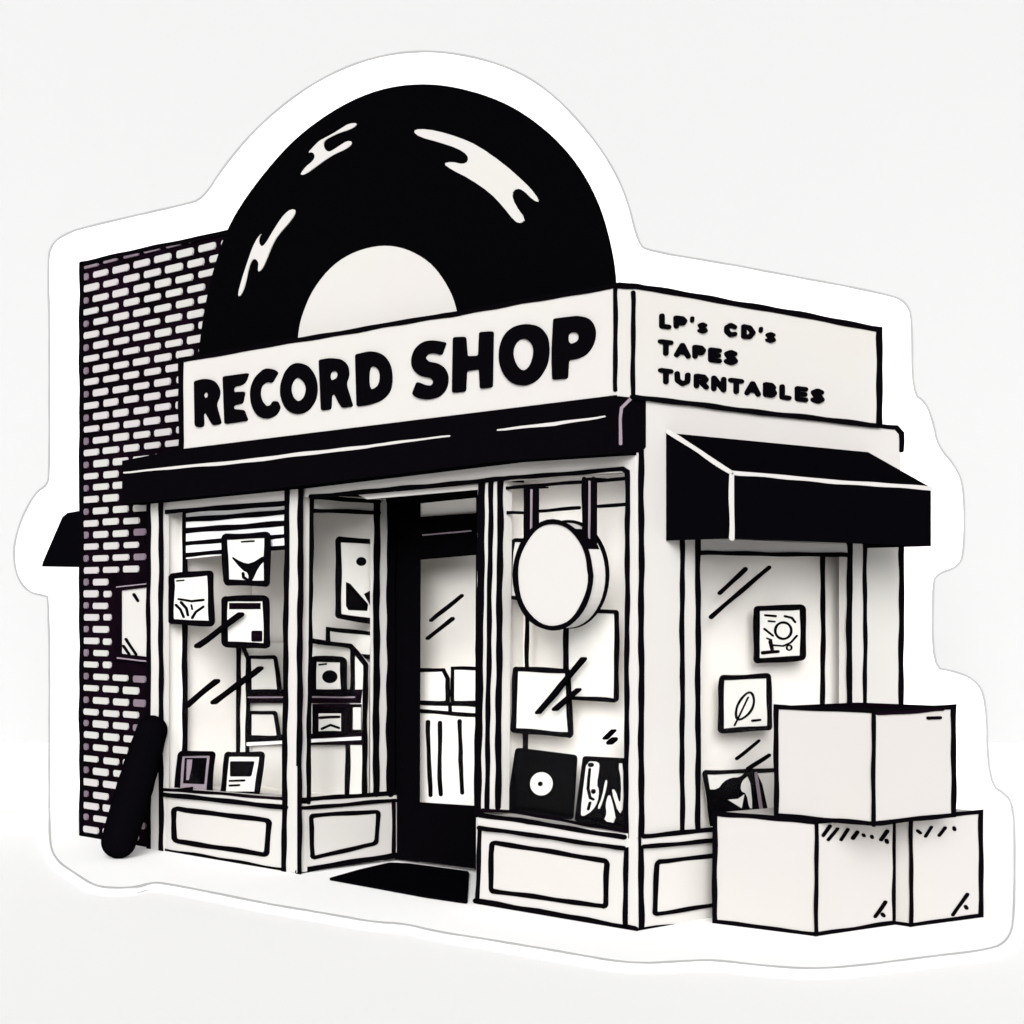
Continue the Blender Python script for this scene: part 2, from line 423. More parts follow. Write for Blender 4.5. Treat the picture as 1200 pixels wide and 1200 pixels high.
# front window panes
b = B()
b.ink(F(.13), [(217.5, 598), (217, 935)], 5.5, lift=0.008)
b.poly(F(.13), [(180, 590), (218, 586), (218, 938), (180, 936)], 0.01, 'panel')
fw = b.build('window', sh)
b = B(); GP = F(.03)
b.poly(GP, [(216, 590), (338, 580), (338, 945), (216, 935)], 0.006, 'glass')
for q, wd in (([(234, 757), (284, 720)], 4.8), ([(221, 827), (256, 798)], 4.5), ([(253, 823), (307, 783)], 4.8)): b.ink(GP, q, wd, lift=.03)  # painted glint strokes on the left pane
b.build('pane', fw)
b = B()
b.ink(F(.012), [(589, 601), (614, 601)], 4); b.ink(F(.012), [(633, 599), (679, 595)], 4); b.ink(F(.012), [(701, 593.5), (734, 591)], 4)
fw = b.build('window', sh)
b = B()
b.poly(GP, [(586, 560), (738, 550), (738, 985), (586, 960)], 0.006, 'glass')
for q, wd in (([(633, 835), (660, 803), (686, 772)], 4.2), ([(653, 831), (680, 808)], 4), ([(712, 865), (721, 856)], 3.5), ([(717, 870), (722, 866)], 4.5)): b.ink(GP, q, wd, lift=.03)  # drawn-on reflection strokes, right pane
b.build('pane', fw)
# door in the recess
DP = F(YR)
b = B()
b.poly(DP, [(452, 575), (491, 572), (490, 1010), (462, 1007)], 0.012, 'ink')
b.poly(DP, [(488, 568), (566, 560), (566, 582), (488, 590)], 0.06, 'ink')
b.poly(DP, [(558, 560), (590, 557), (590, 1024), (556, 1019)], 0.06, 'ink')
df = b.build('door_frame', sh)
b = B(); b.poly(F(YR + .02), [(488, 588), (562, 580), (562, 606), (488, 610)], 0.01, 'inner'); b.build('transom_pane', df)
b = B(); DQ = F(YR - .01)
b.poly(DQ, [(488, 606), (560, 601), (560, 650), (490, 656)], 0.012, 'ink')
b.poly(DQ, [(489, 940), (557, 944.5), (558, 1018), (486, 1009)], 0.012, 'ink')
b.ink(DQ, [(496, 627), (552, 622)], 1.6, k='mauve', lift=.004)  # thin highlight painted on the black door rail
b.poly(DQ, [(486, 655), (491.5, 655), (490.5, 941), (486, 941)], 0.012, 'ink'); b.poly(DQ, [(558.5, 650), (562, 650), (560, 945), (556, 945)], 0.05, 'ink')
dr = b.build('door', sh)
b = B(); b.poly(F(YR + .01), [(488, 650), (561, 646), (559, 948), (487, 944)], 0.006, 'glass')
b.ink(F(YR + .01), [(506, 727), (542, 698)], 4, lift=.012); b.ink(F(YR + .01), [(502, 748), (531, 725)], 4, lift=.012)  # door glass glints painted as two strokes
b.build('pane', dr)
# roof: frame, with unseen glazing added to let daylight into the shop
b = B(); zr = ZT - .10
b.box((XL, -0.02, zr), (0 - .09, 0.12, zr + .05), 'ink'); b.box((XL + .05, YE - .2, zr), (-.09, YE - .07, zr + .05), 'ink')
b.box((-.2, .121, zr), (-.09, YE - .201, zr + .05), 'ink'); b.box((XL + .05, .121, zr), (XL + .15, YE - .201, zr + .05), 'ink')
rf = b.build('roof', sh)
b = B(); b.box((XL + .1, .1, zr + .052), (-.15, YE - .15, zr + .06), 'glass'); b.build('added_skylight', rf)
# fascia: black box board above the front
b = B(); FB = F(-0.185)
b.poly(FB, [(143, 540), (214, 526), (721.6, 463), (721.6, 531.5), (590, 540), (338, 571), (143, 591)], 0.17, 'ink')
b.poly(R(0.004), [(721.6, 463), (757, 468), (757, 524), (752, 530), (721.6, 531.5)], 0.05, 'ink')
b.ink(FB, [(146, 554), (300, 539), (440, 522), (527, 511)], 3.6, k='cream', taper=True)  # highlights along the black board, painted as cream strokes
b.ink(FB, [(584, 504), (650, 497), (709, 488)], 3.2, k='cream', taper=True)
b.build('fascia', sh)
b = B()
b.ink(R(0.008), [(740, 466), (728, 478), (726.5, 490), (727, 520)], 3.2, k='mauve', lift=.004); b.build('fascia_edge_highlight', sh)  # painted highlight on the fascia's end face
# display panels and decks inside the bays
b = B(); b.box((XR - .9, YR + .40, 0), (XP + .1, YR + .42, 2.5), 'inner'); b.build('partition', sh)
zd = 0.42
b = B()
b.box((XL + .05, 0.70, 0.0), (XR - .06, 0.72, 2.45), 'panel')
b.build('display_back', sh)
b = B(); b.box((XL + .05, 0.04, zd - .03), (XR - .06, 0.70, zd), 'inner'); b.build('display_deck', sh)
b = B()
b.box((XP - .005, 0.24, 0.0), (-0.20, 0.26, 2.45), 'inner'); b.box((-0.20, 0.24, 0.0), (-0.18, YE - .07, 2.45), 'panel')
b.ink(R(-.18), [(964, 640), (963.5, 960)], 5)
b.build('display_back', sh)
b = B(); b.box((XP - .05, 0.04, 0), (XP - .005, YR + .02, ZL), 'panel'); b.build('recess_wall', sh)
b = B(); b.box((XP - .005, 0.05, zd - .03), (-.09, 0.24, zd), 'inner'); b.box((-.18, .24, zd - .03), (-.09, YE - .07, zd), 'inner'); b.build('display_deck', sh)

# ------------------------------------------------------------------ side awning
YA = U(S, (780, 560)).y; FA = F(YA)
xo = U(FA, (856, 590)).x
zt_, zo, zb = U(FA, (781, 507)).z, U(FA, (856, 553)).z, U(FA, (856, 631)).z
ye = U(R(xo), (1091, 600)).y
aw = thing('awning', 'black sloping fabric awning with white edge piping over the side window', 'awning', (0.1, (YA + ye) / 2, zb))
b = B()
b.prism([[Vector((.004, YA, zt_)), Vector((xo, YA, zo)), Vector((xo, YA, zb)), Vector((.004, YA, zb))]], Vector((0, .012, 0)), 'cloth')
yb2 = ye - 0.0
b.prism([[Vector((.004, ye - .012, zt_)), Vector((xo, ye - .012, zo)), Vector((xo, ye - .012, zb)), Vector((.004, ye - .012, zb))]], Vector((0, .012, 0)), 'cloth')
b.prism([[Vector((.004, YA, zt_)), Vector((xo, YA, zo)), Vector((xo - .012, YA, zo - .01)), Vector((.004, YA, zt_ - .012))]], Vector((0, ye - YA, 0)), 'cloth')
b.build('canopy', aw)
b = B(); b.prism([[Vector((xo, YA, zb)), Vector((xo, ye, zb)), Vector((xo, ye, zo)), Vector((xo, YA, zo))]], Vector((-.012, 0, 0)), 'cloth')
b.build('valance', aw)
b = B()
b.ink(FA, [(784, 506), (820, 529), (856, 553)], 5, k='cream'); b.ink(R(xo), [(857, 554), (960, 563), (1090, 572.5)], 4.6, k='cream')
b.ink(R(xo), [(857, 556), (857, 631)], 5, k='cream')
b.build('piping', aw)

# ------------------------------------------------------------------ shop sign with lettering
sg = thing('shop_sign', 'long cream corner signboard with hand-painted black lettering RECORD SHOP', 'sign', (-1.5, -0.12, ZT))
SF = F(-0.18); SS = R(0.012)
b = B()
b.poly(SF, [(212, 423), (724.4, 335), (724.4, 464), (212, 527)], 0.09, 'cream')
b.ink(SF, [(721.5, 338), (721.5, 457)], 4.6)
b.ink(SF, [(212.5, 526), (212.5, 422), (300, 407), (520, 370), (721, 335)], 5.6)

b.build('front_panel', sg)
b = B()
b.poly(SS, [(725, 334.5), (745, 335), (1030, 384), (1030, 499), (745, 466), (725, 463)], 0.06, 'pink')
b.ink(SS, [(724, 334.5), (745, 335.5), (900, 362), (1030, 386), (1030, 496)], 6.6)
b.ink(SS, [(741, 465), (880, 482), (1030, 499)], 6)
b.ink(SS, [(741.5, 343), (741.5, 462)], 4.6)
b.build('side_panel', sg)
def big(nm, off, outer, hole=None, sc=4.6154):
    cv = lambda l: [(off[0] + q[0] / sc, off[1] + q[1] / sc) for q in l]
    loops = [rnd(cv(outer), 2.6, 12)]
    if hole: loops.append(chaikin(cv(hole), 2))
    b = B(); b.poly(SF, loops, 0.014, 'ink', 0.014); b.build(nm, sg)
o1 = (210, 390); o2 = (470, 350)
big('letter_r', o1, [(88, 262), (150, 247), (200, 262), (225, 310), (222, 350), (203, 385), (232, 492), (190, 502), (176, 480), (148, 430), (135, 440), (138, 505), (115, 513), (92, 505)], [(150, 318), (166, 330), (162, 350), (142, 355), (134, 335)])
big('letter_e', o1, [(243, 237), (381, 218), (360, 280), (300, 292), (298, 322), (360, 318), (348, 382), (300, 392), (296, 412), (355, 418), (376, 476), (253, 494)])
big('letter_c', o1, [(540, 215), (507, 272), (480, 265), (450, 285), (440, 325), (450, 370), (475, 398), (500, 395), (515, 370), (535, 370), (553, 405), (530, 447), (480, 469), (430, 452), (397, 395), (389, 310), (415, 240), (470, 193), (510, 195)])
big('letter_o', o1, [(650, 161), (700, 178), (740, 232), (753, 300), (742, 370), (700, 426), (645, 445), (590, 422), (557, 360), (552, 290), (578, 213), (612, 174)], [(650, 240), (680, 262), (697, 300), (685, 350), (655, 375), (625, 360), (607, 320), (612, 275), (630, 248)])
big('letter_r', o1, [(763, 147), (830, 136), (885, 144), (918, 180), (923, 235), (905, 275), (943, 399), (888, 407), (868, 375), (845, 328), (828, 338), (825, 414), (775, 421)], [(820, 212), (855, 205), (868, 222), (860, 250), (820, 262)])
big('letter_d', o1, [(960, 118), (1050, 97), (1112, 120), (1150, 180), (1157, 260), (1145, 322), (1100, 367), (1030, 391), (968, 399)], [(1030, 185), (1065, 180), (1092, 205), (1095, 255), (1080, 295), (1030, 315)])
big('letter_s', o2, [(249, 238), (224, 307), (190, 295), (150, 298), (132, 320), (150, 340), (205, 350), (245, 380), (261, 430), (250, 490), (215, 531), (150, 548), (95, 539), (67, 516), (93, 450), (140, 470), (175, 470), (185, 450), (170, 430), (110, 420), (72, 385), (61, 340), (75, 280), (120, 235), (180, 224)])
big('letter_h', o2, [(289, 210), (353, 206), (362, 312), (426, 310), (431, 182), (503, 177), (498, 480), (435, 488), (430, 382), (358, 392), (353, 503), (284, 510)])
big('letter_o', o2, [(690, 136), (750, 149), (796, 200), (807, 280), (795, 362), (745, 441), (680, 474), (610, 463), (560, 412), (536, 340), (539, 260), (568, 190), (620, 149)], [(675, 215), (710, 235), (727, 275), (718, 335), (695, 380), (665, 392), (630, 370), (607, 310), (612, 260), (640, 222)])
big('letter_p', o2, [(832, 109), (970, 92), (1027, 110), (1057, 165), (1051, 240), (1010, 302), (960, 326), (910, 333), (904, 433), (826, 439), (822, 300)], [(905, 185), (955, 180), (972, 200), (965, 235), (908, 250)])
GL = {
    'L': [[(.08, 0), (.08, 1), (1, 1)]], 'P': [[(.1, 1), (.08, 0), (.75, 0), (1, .25), (.8, .55), (.1, .58)]],
    "'": [[(.6, 0), (.3, 1)]], 'S': [[(.95, .12), (.5, 0), (.08, .2), (.3, .47), (.75, .55), (.98, .8), (.55, 1), (.02, .88)]],
    'C': [[(.95, .15), (.5, 0), (.08, .3), (.08, .7), (.5, 1), (.95, .85)]], 'D': [[(.1, 0), (.65, .05), (1, .5), (.65, .95), (.1, 1), (.1, 0)]],
    'T': [[(0, 0), (1, 0)], [(.5, 0), (.5, 1)]], 'A': [[(0, 1), (.5, 0), (1, 1)], [(.25, .68), (.75, .68)]],
    'E': [[(1, 0), (.08, 0), (.08, 1), (1, 1)], [(.08, .5), (.9, .5)]], 'U': [[(.05, 0), (.08, .7), (.5, 1), (.92, .7), (.95, 0)]],
    'R': [[(.08, 1), (.08, 0), (.75, 0), (.98, .25), (.75, .52), (.1, .55)], [(.5, .55), (1, 1)]], 'N': [[(.05, 1), (.05, 0), (.95, 1), (.95, 0)]],
    'B': [[(.08, 0), (.7, 0), (.92, .24), (.7, .47), (.1, .48)], [(.1, .48), (.8, .5), (1, .75), (.75, 1), (.08, 1), (.08, 0)]]}
def small(ch, x0, y0, x1, y1, w=5.4):
    s = 5.217; x0, x1 = 750 + x0 / s, 750 + x1 / s; y0, y1 = 350 + y0 / s, 350 + y1 / s
    sl = 0.13; i = w / 2; x0 += i; x1 -= i; y0 += i; y1 -= i; W = x1 - x0; H = (y1 - y0) - sl * W
    b = B()
    for n_, st in enumerate(GL[ch]):
        p_ = [(x0 + q[0] * W, y0 + sl * q[0] * W + q[1] * H) for q in st]
        for j in range(len(p_) - 1):
            u, v = Vector(p_[j]), Vector(p_[j + 1]); d_ = (v - u).normalized(); a0 = math.atan2(d_.y, d_.x)
            cap_ = [(v.x + w / 2 * math.cos(a0 + q), v.y + w / 2 * math.sin(a0 + q)) for q in (-1.57, -.8, 0, .8, 1.57)] + [(u.x + w / 2 * math.cos(a0 + q), u.y + w / 2 * math.sin(a0 + q)) for q in (1.57, 2.35, 3.14, 3.93, 4.71)]
            b.poly(SS, cap_, 0.01, 'ink', 0.010 + (n_ * 5 + j) * .0003)
    b.build('letter_' + {"'": 'apostrophe'}.get(ch, ch.lower()), sg)
for t in [('L', 112, 90, 185, 188), ('P', 198, 103, 282, 190), ("'", 302, 108, 328, 148, 3.8), ('S', 347, 143, 407, 217, 4), ('C', 508, 145, 590, 240), ('D', 610, 156, 700, 254), ("'", 722, 172, 748, 210, 3.8), ('S', 762, 202, 824, 274, 4),
          ('T', 107, 248, 198, 354), ('A', 206, 266, 304, 368), ('P', 313, 282, 396, 374), ('E', 410, 298, 494, 396), ('S', 508, 310, 592, 411),
          ('T', 108, 424, 198, 528), ('U', 205, 443, 305, 540), ('R', 322, 458, 414, 556), ('N', 430, 470, 524, 574), ('T', 536, 484, 630, 588), ('A', 636, 500, 732, 600), ('B', 744, 510, 830, 608), ('L', 847, 523, 920, 622), ('E', 940, 534, 1022, 634), ('S', 1038, 546, 1122, 646)]:
    small(*t)

# ------------------------------------------------------------------ giant record on top
rc = thing('record_sign', 'giant black vinyl record standing half hidden behind the signboard', 'sign', (-2.2, -0.06, ZT))
RP = F(-0.075)
disc = [(228, 470), (231, 430), (234, 400), (240, 358), (250, 315), (265, 270), (287, 232), (323, 186), (355, 154), (400, 123), (445, 104), (490, 97.5), (535, 101.5), (580, 116), (616, 137), (650, 166), (678, 202), (698, 243), (710, 287), (716, 325), (718, 400)]
b = B(); b.poly(RP, chaikin(disc, 2, False), 0.045, 'vinyl'); b.build('disc', rc)
lab = [(348, 430), (350, 391), (355, 368), (368, 338), (391, 310), (418, 294), (449, 287), (476, 291), (503, 306), (521, 328), (535, 357), (540, 400)]
b = B(); b.poly(RP, chaikin(lab, 2, False), 0.006, 'cream', 0.006); b.build('label', rc)
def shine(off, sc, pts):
    b = B(); b.poly(RP, chaikin([(off[0] + q[0] / sc, off[1] + q[1] / sc) for q in pts], 1), 0.006, 'cream', 0.006); b.build('painted_highlight', rc)  # gloss highlights on the vinyl, painted as cream shapes
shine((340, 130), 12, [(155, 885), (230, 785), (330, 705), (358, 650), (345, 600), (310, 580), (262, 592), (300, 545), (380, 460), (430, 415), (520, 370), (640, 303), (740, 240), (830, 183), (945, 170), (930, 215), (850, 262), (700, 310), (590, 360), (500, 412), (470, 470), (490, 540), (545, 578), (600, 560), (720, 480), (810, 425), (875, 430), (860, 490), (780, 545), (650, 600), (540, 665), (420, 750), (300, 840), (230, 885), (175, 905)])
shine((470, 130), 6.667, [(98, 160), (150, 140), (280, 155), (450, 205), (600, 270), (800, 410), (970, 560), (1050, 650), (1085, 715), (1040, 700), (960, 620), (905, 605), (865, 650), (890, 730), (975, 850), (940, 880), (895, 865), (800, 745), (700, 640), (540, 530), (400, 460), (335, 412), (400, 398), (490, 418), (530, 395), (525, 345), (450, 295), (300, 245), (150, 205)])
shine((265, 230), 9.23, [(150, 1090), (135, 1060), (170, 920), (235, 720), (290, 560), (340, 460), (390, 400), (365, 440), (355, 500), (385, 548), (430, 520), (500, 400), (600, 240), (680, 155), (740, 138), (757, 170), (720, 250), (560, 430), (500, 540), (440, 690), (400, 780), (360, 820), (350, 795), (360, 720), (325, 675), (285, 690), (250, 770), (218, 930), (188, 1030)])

# ------------------------------------------------------------------ round hanging sign
hs = thing('hanging_sign', 'blank round cream drum sign hanging from two straps before the right window', 'sign', tuple(U(F(-0.13), (655, 737))))
D1, D2 = F(-0.21), F(-0.07)
b = B(); fc = [U(D1, q) for q in ell(648.5, 674, 43.5, 62)]
b.prism([fc], Vector((0, .115, 0)), 'cream')
b.ink(D1, ell(648.5, 674, 44, 62.5), 5.4, True, lift=.008)
b.poly(F(-0.097), [ell(666, 673, 46.5, 63.8, 60), ell(666, 673, 40.4, 57, 60)], 0.012, 'ink')
b.build('drum', hs)
b = B()
rf_ = [U(D1, q) for q in ell(648.5, 674, 44.4, 62.9, 60)]
mid = (fc[0] + fc[22]) / 2
seg = [i for i in range(60) if -62 < (i * 6 if i <= 30 else i * 6 - 360) < -34]
for i in seg:
    a_, c_ = rf_[i], rf_[i + 1]
    b.prism([[a_, c_, c_ + Vector((0, .10, 0)), a_ + Vector((0, .10, 0))]], (mid - a_).normalized() * .01, 'ink')
b.build('rim_band', hs)
ys = -0.14
for (x0_, x1_, y0_, y1_) in ((615, 630, 571, 632), (683, 698, 561, 640)):
    b = B(); SP = F(ys)
    b.poly(SP, [(x0_, y0_), (x1_, y0_ - 1), (x1_, y1_), (x0_, y1_)], 0.012, 'ink')
    b.ink(SP, [(x0_ + 2, y0_), (x0_ + 2, y1_)], 5); b.ink(SP, [(x1_ - 2, y0_), (x1_ - 2, y1_)], 4.5)
    b.ink(SP, [((x0_ + x1_) / 2 + 1, y0_ + 3), ((x0_ + x1_) / 2 + .5, y1_ - 8)], 1.4, k='mauve', lift=.008)
    pa = U(SP, (x0_, y0_)); pb = U(SP, (x1_, y0_))
    b.box((pa.x + .02, ys, pa.z - .004), (pb.x - .02, -0.035, pa.z + .004), 'ink')
    b.build('strap', hs)

# ------------------------------------------------------------------ boxes
def carton(A, Bp, C, ztop, name_label, marks=(), topk='ink', z0=0.0, wl=5, cin=0):
    D = Bp + C - A; h = ztop - z0
    r = thing('box', name_label, 'box', tuple((A + D) / 2), 'plain boxes stacked at the corner of the shop')
    b = B(); b.hexa([A, C, D, Bp], h, 'carton')
    n1 = (C - A).cross(Z).normalized(); 
    if n1.dot(CAM - A) < 0: n1 = -n1
    n2 = (Bp - A).cross(Z).normalized()
    if n2.dot(CAM - A) < 0: n2 = -n2
    PRr, PLl = (A, n1), (A, n2)
    def pr(v):
        q = v - CAM; dd = q.dot(DV); return (600 + FPX * q.dot(RV) / dd, HOR - FPX * q.z / dd)
    H = Z * h
    a0, a1, b0, b1, c0, c1, d1 = map(pr, (A, A + H, Bp, Bp + H, C, C + H, D + H))
    dn = lambda q, e=0: (q[0] + e, q[1] - 1.8)
    b.ink(PRr, [a1, (c1[0] - cin, c1[1]), dn(c0, -cin), dn(a0)], wl); b.ink(PLl, [a1, b1, dn(b0), dn(a0)], wl)
    b.ink(PRr, [a0, a1], 3.6, lift=.009)
    for mk in marks: b.ink(PRr, mk[0], mk[1], k=mk[2] if len(mk) > 2 else 'ink', lift=.008)
    b.build('carton', r)
    t = B(); ins = lambda v: v + H + Z * .003
    t.prism([[ins(A), ins(C), ins(D), ins(Bp)]], Vector((0, 0, -.002)), topk); t.build('lid', r)
    return r
A1, B1, C1 = U(G(0), (956, 1097)), U(G(0), (838, 1082)), U(G(0), (1051, 1083))
zt1 = 1.7 + (711 - 963) * (A1 - CAM).dot(DV) / FPX
A3 = U(G(0), (1067, 1086)); C3 = U(G(0), (1149, 1075)); B3 = A3 + Vector((-0.62, 0.0, 0))
print('BOX', A1, B1, C1, zt1, A3, C3)
zt3 = zt1 - .012
carton(A1, B1, C1, zt1, 'larger lower box at left, its corner towards the viewer, touching the shop wall',
       [([(972, 968), (964, 979)], 3.6), ([(981, 971), (970, 984)], 3), ([(993, 972), (985, 984)], 3.4), ([(1004, 975), (999, 982)], 4), ([(1011, 978), (1012, 979.5)], 3.4), ([(1021, 980), (1021.5, 981.5)], 3.4), ([(1032, 984), (1039, 974)], 4), ([(1038, 985), (1039, 987)], 4), ([(1037, 1057), (1025, 1074)], 3.6), ([(1034, 1071), (1035, 1073)], 4)], topk='carton', cin=2.6, wl=5.6)
carton(A3, B3, C3, zt3, 'smaller lower box at far right, beside the larger lower box',
       [([(1075, 973), (1078, 976)], 3.4), ([(1091, 969), (1084, 980)], 3.2), ([(1107, 970), (1100, 979)], 3.2), ([(1117, 970), (1118, 972)], 3.4), ([(1133, 1048), (1116, 1072)], 3.6), ([(1131, 1062), (1132, 1064)], 4)], topk='carton')
zp = zt1 + 0.006
A2, B2, C2 = U(G(zp), (1023, 967)), U(G(zp), (910, 957)), U(G(zp), (1117, 957))
zt2 = 1.7 + (711 - 833) * (A2 - CAM).dot(DV) / FPX
print('BOX2', A2, B2, C2, zt2)
carton(A2, B2, C2, zt2, 'upper box resting on top of the two lower boxes', [([(1087, 841.5), (1101, 841)], 3.4), ([(1028, 836), (1065, 834.5), (1104, 831)], 4, 'plum')], topk='plum', z0=zp, wl=5.4)

# ------------------------------------------------------------------ door mat, counter
b = B(); b.poly(G(0.014), rnd([(385, 1029), (420, 1019), (456, 1010.5), (480, 1011.5), (550, 1021), (548, 1057), (500, 1050)], 3), 0.012, 'cloth')
tag(b.build('doormat'), 'black doormat lying in the recessed entrance', 'doormat')
yc = YR + .14; ct = B(); CP = F(yc)
zc = U(CP, (525, 824)).z
xa, xb = U(CP, (440, 900)).x, U(CP, (575, 900)).x
ct.box((xa, yc, 0), (xb, yc + .24, zc), 'inner')
ct.ink(CP, [(470, 822.5), (558, 826), (570, 826)], 5); ct.ink(CP, [(470, 832), (558, 838), (570, 838)], 4.6); ct.ink(CP, [(528, 826), (528, 833)], 4)
for q in ([(502, 846), (503, 890), (505, 932)], [(516, 847), (515.5, 900), (517, 931)], [(539, 845), (540, 890), (542, 929)]): ct.ink(CP, q, 4.4)
tag(ct.build('shop_counter'), 'cream shop counter with black grooves seen through the door glass', 'counter')
b = B(); b.out(F(yc + .03), [(470, 785), (520, 785), (525, 795), (525, 823), (470, 823)], 4.4, 0.15, 'inner')
tag(b.build('cash_register'), 'low pale box with rounded corner on the counter behind the door', 'register')
b = B(); b.out(F(yc + .04), [(531, 783), (575, 784), (575, 823), (531, 823)], 4, 0.15, 'inner')
bx = tag(b.build('storage_box'), 'pale square box at the right of the counter behind the door', 'box')

# ------------------------------------------------------------------ blind and covers in the left window
b = B(); BP = F(0.10)
b.poly(BP, [(218, 596), (342, 584), (342, 642), (218, 655)], 0.01, 'white')
for y0_, y1_, w_ in ((599, 590, 5), (609, 600.5, 6), (622, 613, 6.5), (637, 628, 5), (650.5, 641, 5)):
    b.ink(BP, [(218, y0_), (342, y1_ - .5)], w_)
tag(b.build('window_blind'), 'half-raised white slatted blind at the top of the left window', 'blind')
CW = 'record covers hung in the left window'
H1 = F(0.07)
def cover(name, label, cat, pl, quad, w, draws, k='card', grp=None, depth=0.012, r=3, base='card'):
    b = B(); b.out(pl, quad, w, depth, base, r)
    for dr_ in draws:
        kind, pts = dr_[0], dr_[1]
        if kind == 'i': b.ink(pl, pts, dr_[2], k=dr_[3] if len(dr_) > 3 else 'ink', lift=.007)
        if kind == 'c': b.ink(pl, pts, dr_[2], True, lift=.007)
        if kind == 'f': b.poly(pl, pts, 0.004, dr_[2] if len(dr_) > 2 else 'ink', 0.004 + (dr_[3] if len(dr_) > 3 else 0))
    return tag(b.build(name), label, cat, grp)
cover('album_cover', 'album cover with curved strokes hung at the far left of the left window', 'album cover', F(0.0), [(202, 675), (247, 671), (249, 731), (201, 728)], 6.5,
      [('i', [(210, 702), (225, 704.5), (239, 703)], 2.6), ('i', [(207, 709), (212, 714), (216, 723)], 3), ('i', [(213, 706), (219, 713), (221, 721)], 3), ('i', [(239, 711), (230, 717), (226, 724)], 3), ('i', [(225, 709), (226, 714)], 1.8), ('i', [(208, 681), (216, 680)], 1.8)], grp=CW)
cover('album_cover', 'album cover with a thick black V shape hung over the blind', 'album cover', H1, [(263, 629), (314, 627), (313, 684), (266, 683)], 7,
      [('f', chaikin([(269, 650), (284, 659), (294, 661), (311, 650), (311, 657), (304, 664), (295, 683), (291, 683), (292, 672), (284, 668)], 1)), ('i', [(285, 672), (286, 677), (290, 679)], 3), ('i', [(284, 635), (298, 634)], 2)], grp=CW)
cover('album_cover', 'album cover with a black bar above and a small black square below', 'album cover', H1, [(264, 702), (312, 701), (314, 757), (264, 755)], 7,
      [('f', [(269, 706.5), (306, 706.5), (306, 714), (269, 714)], 'plum'), ('f', rnd([(295, 739), (308, 739), (308, 752), (295, 752)], 2), 'plum')], grp=CW)
G2 = 'records standing on the window sills'
SI = F(0.06)
cover('record_sleeve', 'small framed record sleeve with a dark centre on the left window sill', 'record sleeve', SI, [(212, 883), (250, 883), (246, 929), (208, 928)], 6,
      [('f', [(217, 888), (243, 888), (240, 919), (215, 918)], 'ink'), ('f', [(220, 890), (226, 890), (225, 900), (222, 914), (219, 914)], 'mauve', .002)], grp=G2, base='mauve')
cover('record_sleeve', 'white record sleeve with a black block and short text-like lines on the left window sill', 'record sleeve', SI, [(267, 884), (308, 884), (302, 931), (262, 930)], 6,
      [('f', rnd([(270, 892), (299, 892), (295, 910), (270, 910)], 2)), ('i', [(270, 915), (287, 914.5)], 2.6), ('i', [(270, 920.5), (281, 920)], 2.6)], grp=G2)
# shelf unit
SH = F(0.60)
su = thing('shelf_unit', 'pale shelf unit with dark shelves holding covers inside the left window', 'shelf unit', tuple(U(SH, (350, 925))))
xs0, xs1 = U(SH, (276, 850)).x, U(SH, (414, 850)).x
b = B(); b.poly(F(0.64), [(276, 752), (414, 757), (414, 945), (276, 945)], 0.02, 'card'); b.build('back_panel', su)
b = B(); b.poly(SH, [(276, 762), (291, 772), (290, 945), (272, 945)], 0.03, 'card'); b.ink(SH, [(280, 757), (279, 940)], 5); b.ink(SH, [(285, 757), (291, 772), (290, 940)], 4.6); b.build('side_panel', su)
b = B(); b.poly(SH, [(411, 757), (429, 778), (428, 945), (408, 945)], 0.03, 'card'); b.ink(SH, [(366, 751), (411, 757), (429, 779), (427, 940)], 5.5); b.ink(SH, [(414, 762), (413, 812)], 5); b.ink(SH, [(408, 872), (407, 940)], 5.5); b.build('side_panel', su)
b = B(); b.poly(SH, [(290, 808), (425, 808), (423, 824), (290, 824)], 0.04, 'plum', .004); b.ink(SH, [(292, 817), (416, 817)], 1.8, k='mauve', lift=.008); b.build('shelf', su)
b = B(); b.poly(SH, [(290, 862), (425, 858), (425, 873), (290, 873)], 0.04, 'plum', .004); b.poly(SH, [(290, 870), (424, 863), (424, 867), (290, 874)], .004, 'white', .008); b.build('shelf', su)
b = B(); b.poly(SH, [(366, 825), (424, 825), (424, 860), (366, 862)], 0.02, 'plum'); b.poly(SH, [(414, 829), (423, 829), (423, 855), (414, 855)], .003, 'card', .003); b.build('divider', su)
CV = F(0.57); G3 = 'covers on the shelf unit'
cover('album_cover', 'album cover with a large black dot on the upper shelf', 'album cover', CV, [(368, 772), (403, 773), (404, 811), (368, 811)], 7, [('f', ell(387, 793, 9, 7.6)), ('i', [(375, 779), (383, 778)], 2.2)], grp=G3)
cover('album_cover', 'dark purple cover with a pale arc panel on the lower shelf', 'album cover', CV, [(369, 832), (405, 832), (405, 859), (369, 859)], 4, [('f', [(374, 836), (400, 836), (400, 858), (374, 858)], 'card'), ('i', [(376, 841), (398, 840)], 3.4, 'plum'), ('i', [(378, 854), (388, 849.5), (398, 853)], 3)], grp=G3, base='plum')
cover('album_cover', 'blank pale cover on the upper shelf at the left of the post', 'album cover', CV, [(292, 770), (323, 770), (328, 810), (293, 810)], 4.4, [], grp=G3)
cover('album_cover', 'blank pale cover on the lower shelf at the left of the post', 'album cover', CV, [(293, 835), (323, 835), (327, 864), (293, 864)], 4.6, [], grp=G3)
b = B(); b.out(F(0.66), [(385, 737), (437, 743), (437, 770), (385, 765)], 4.8, 0.15, 'card')
tag(b.build('storage_box'), 'flat pale box lying on top of the shelf unit in the left window', 'box')
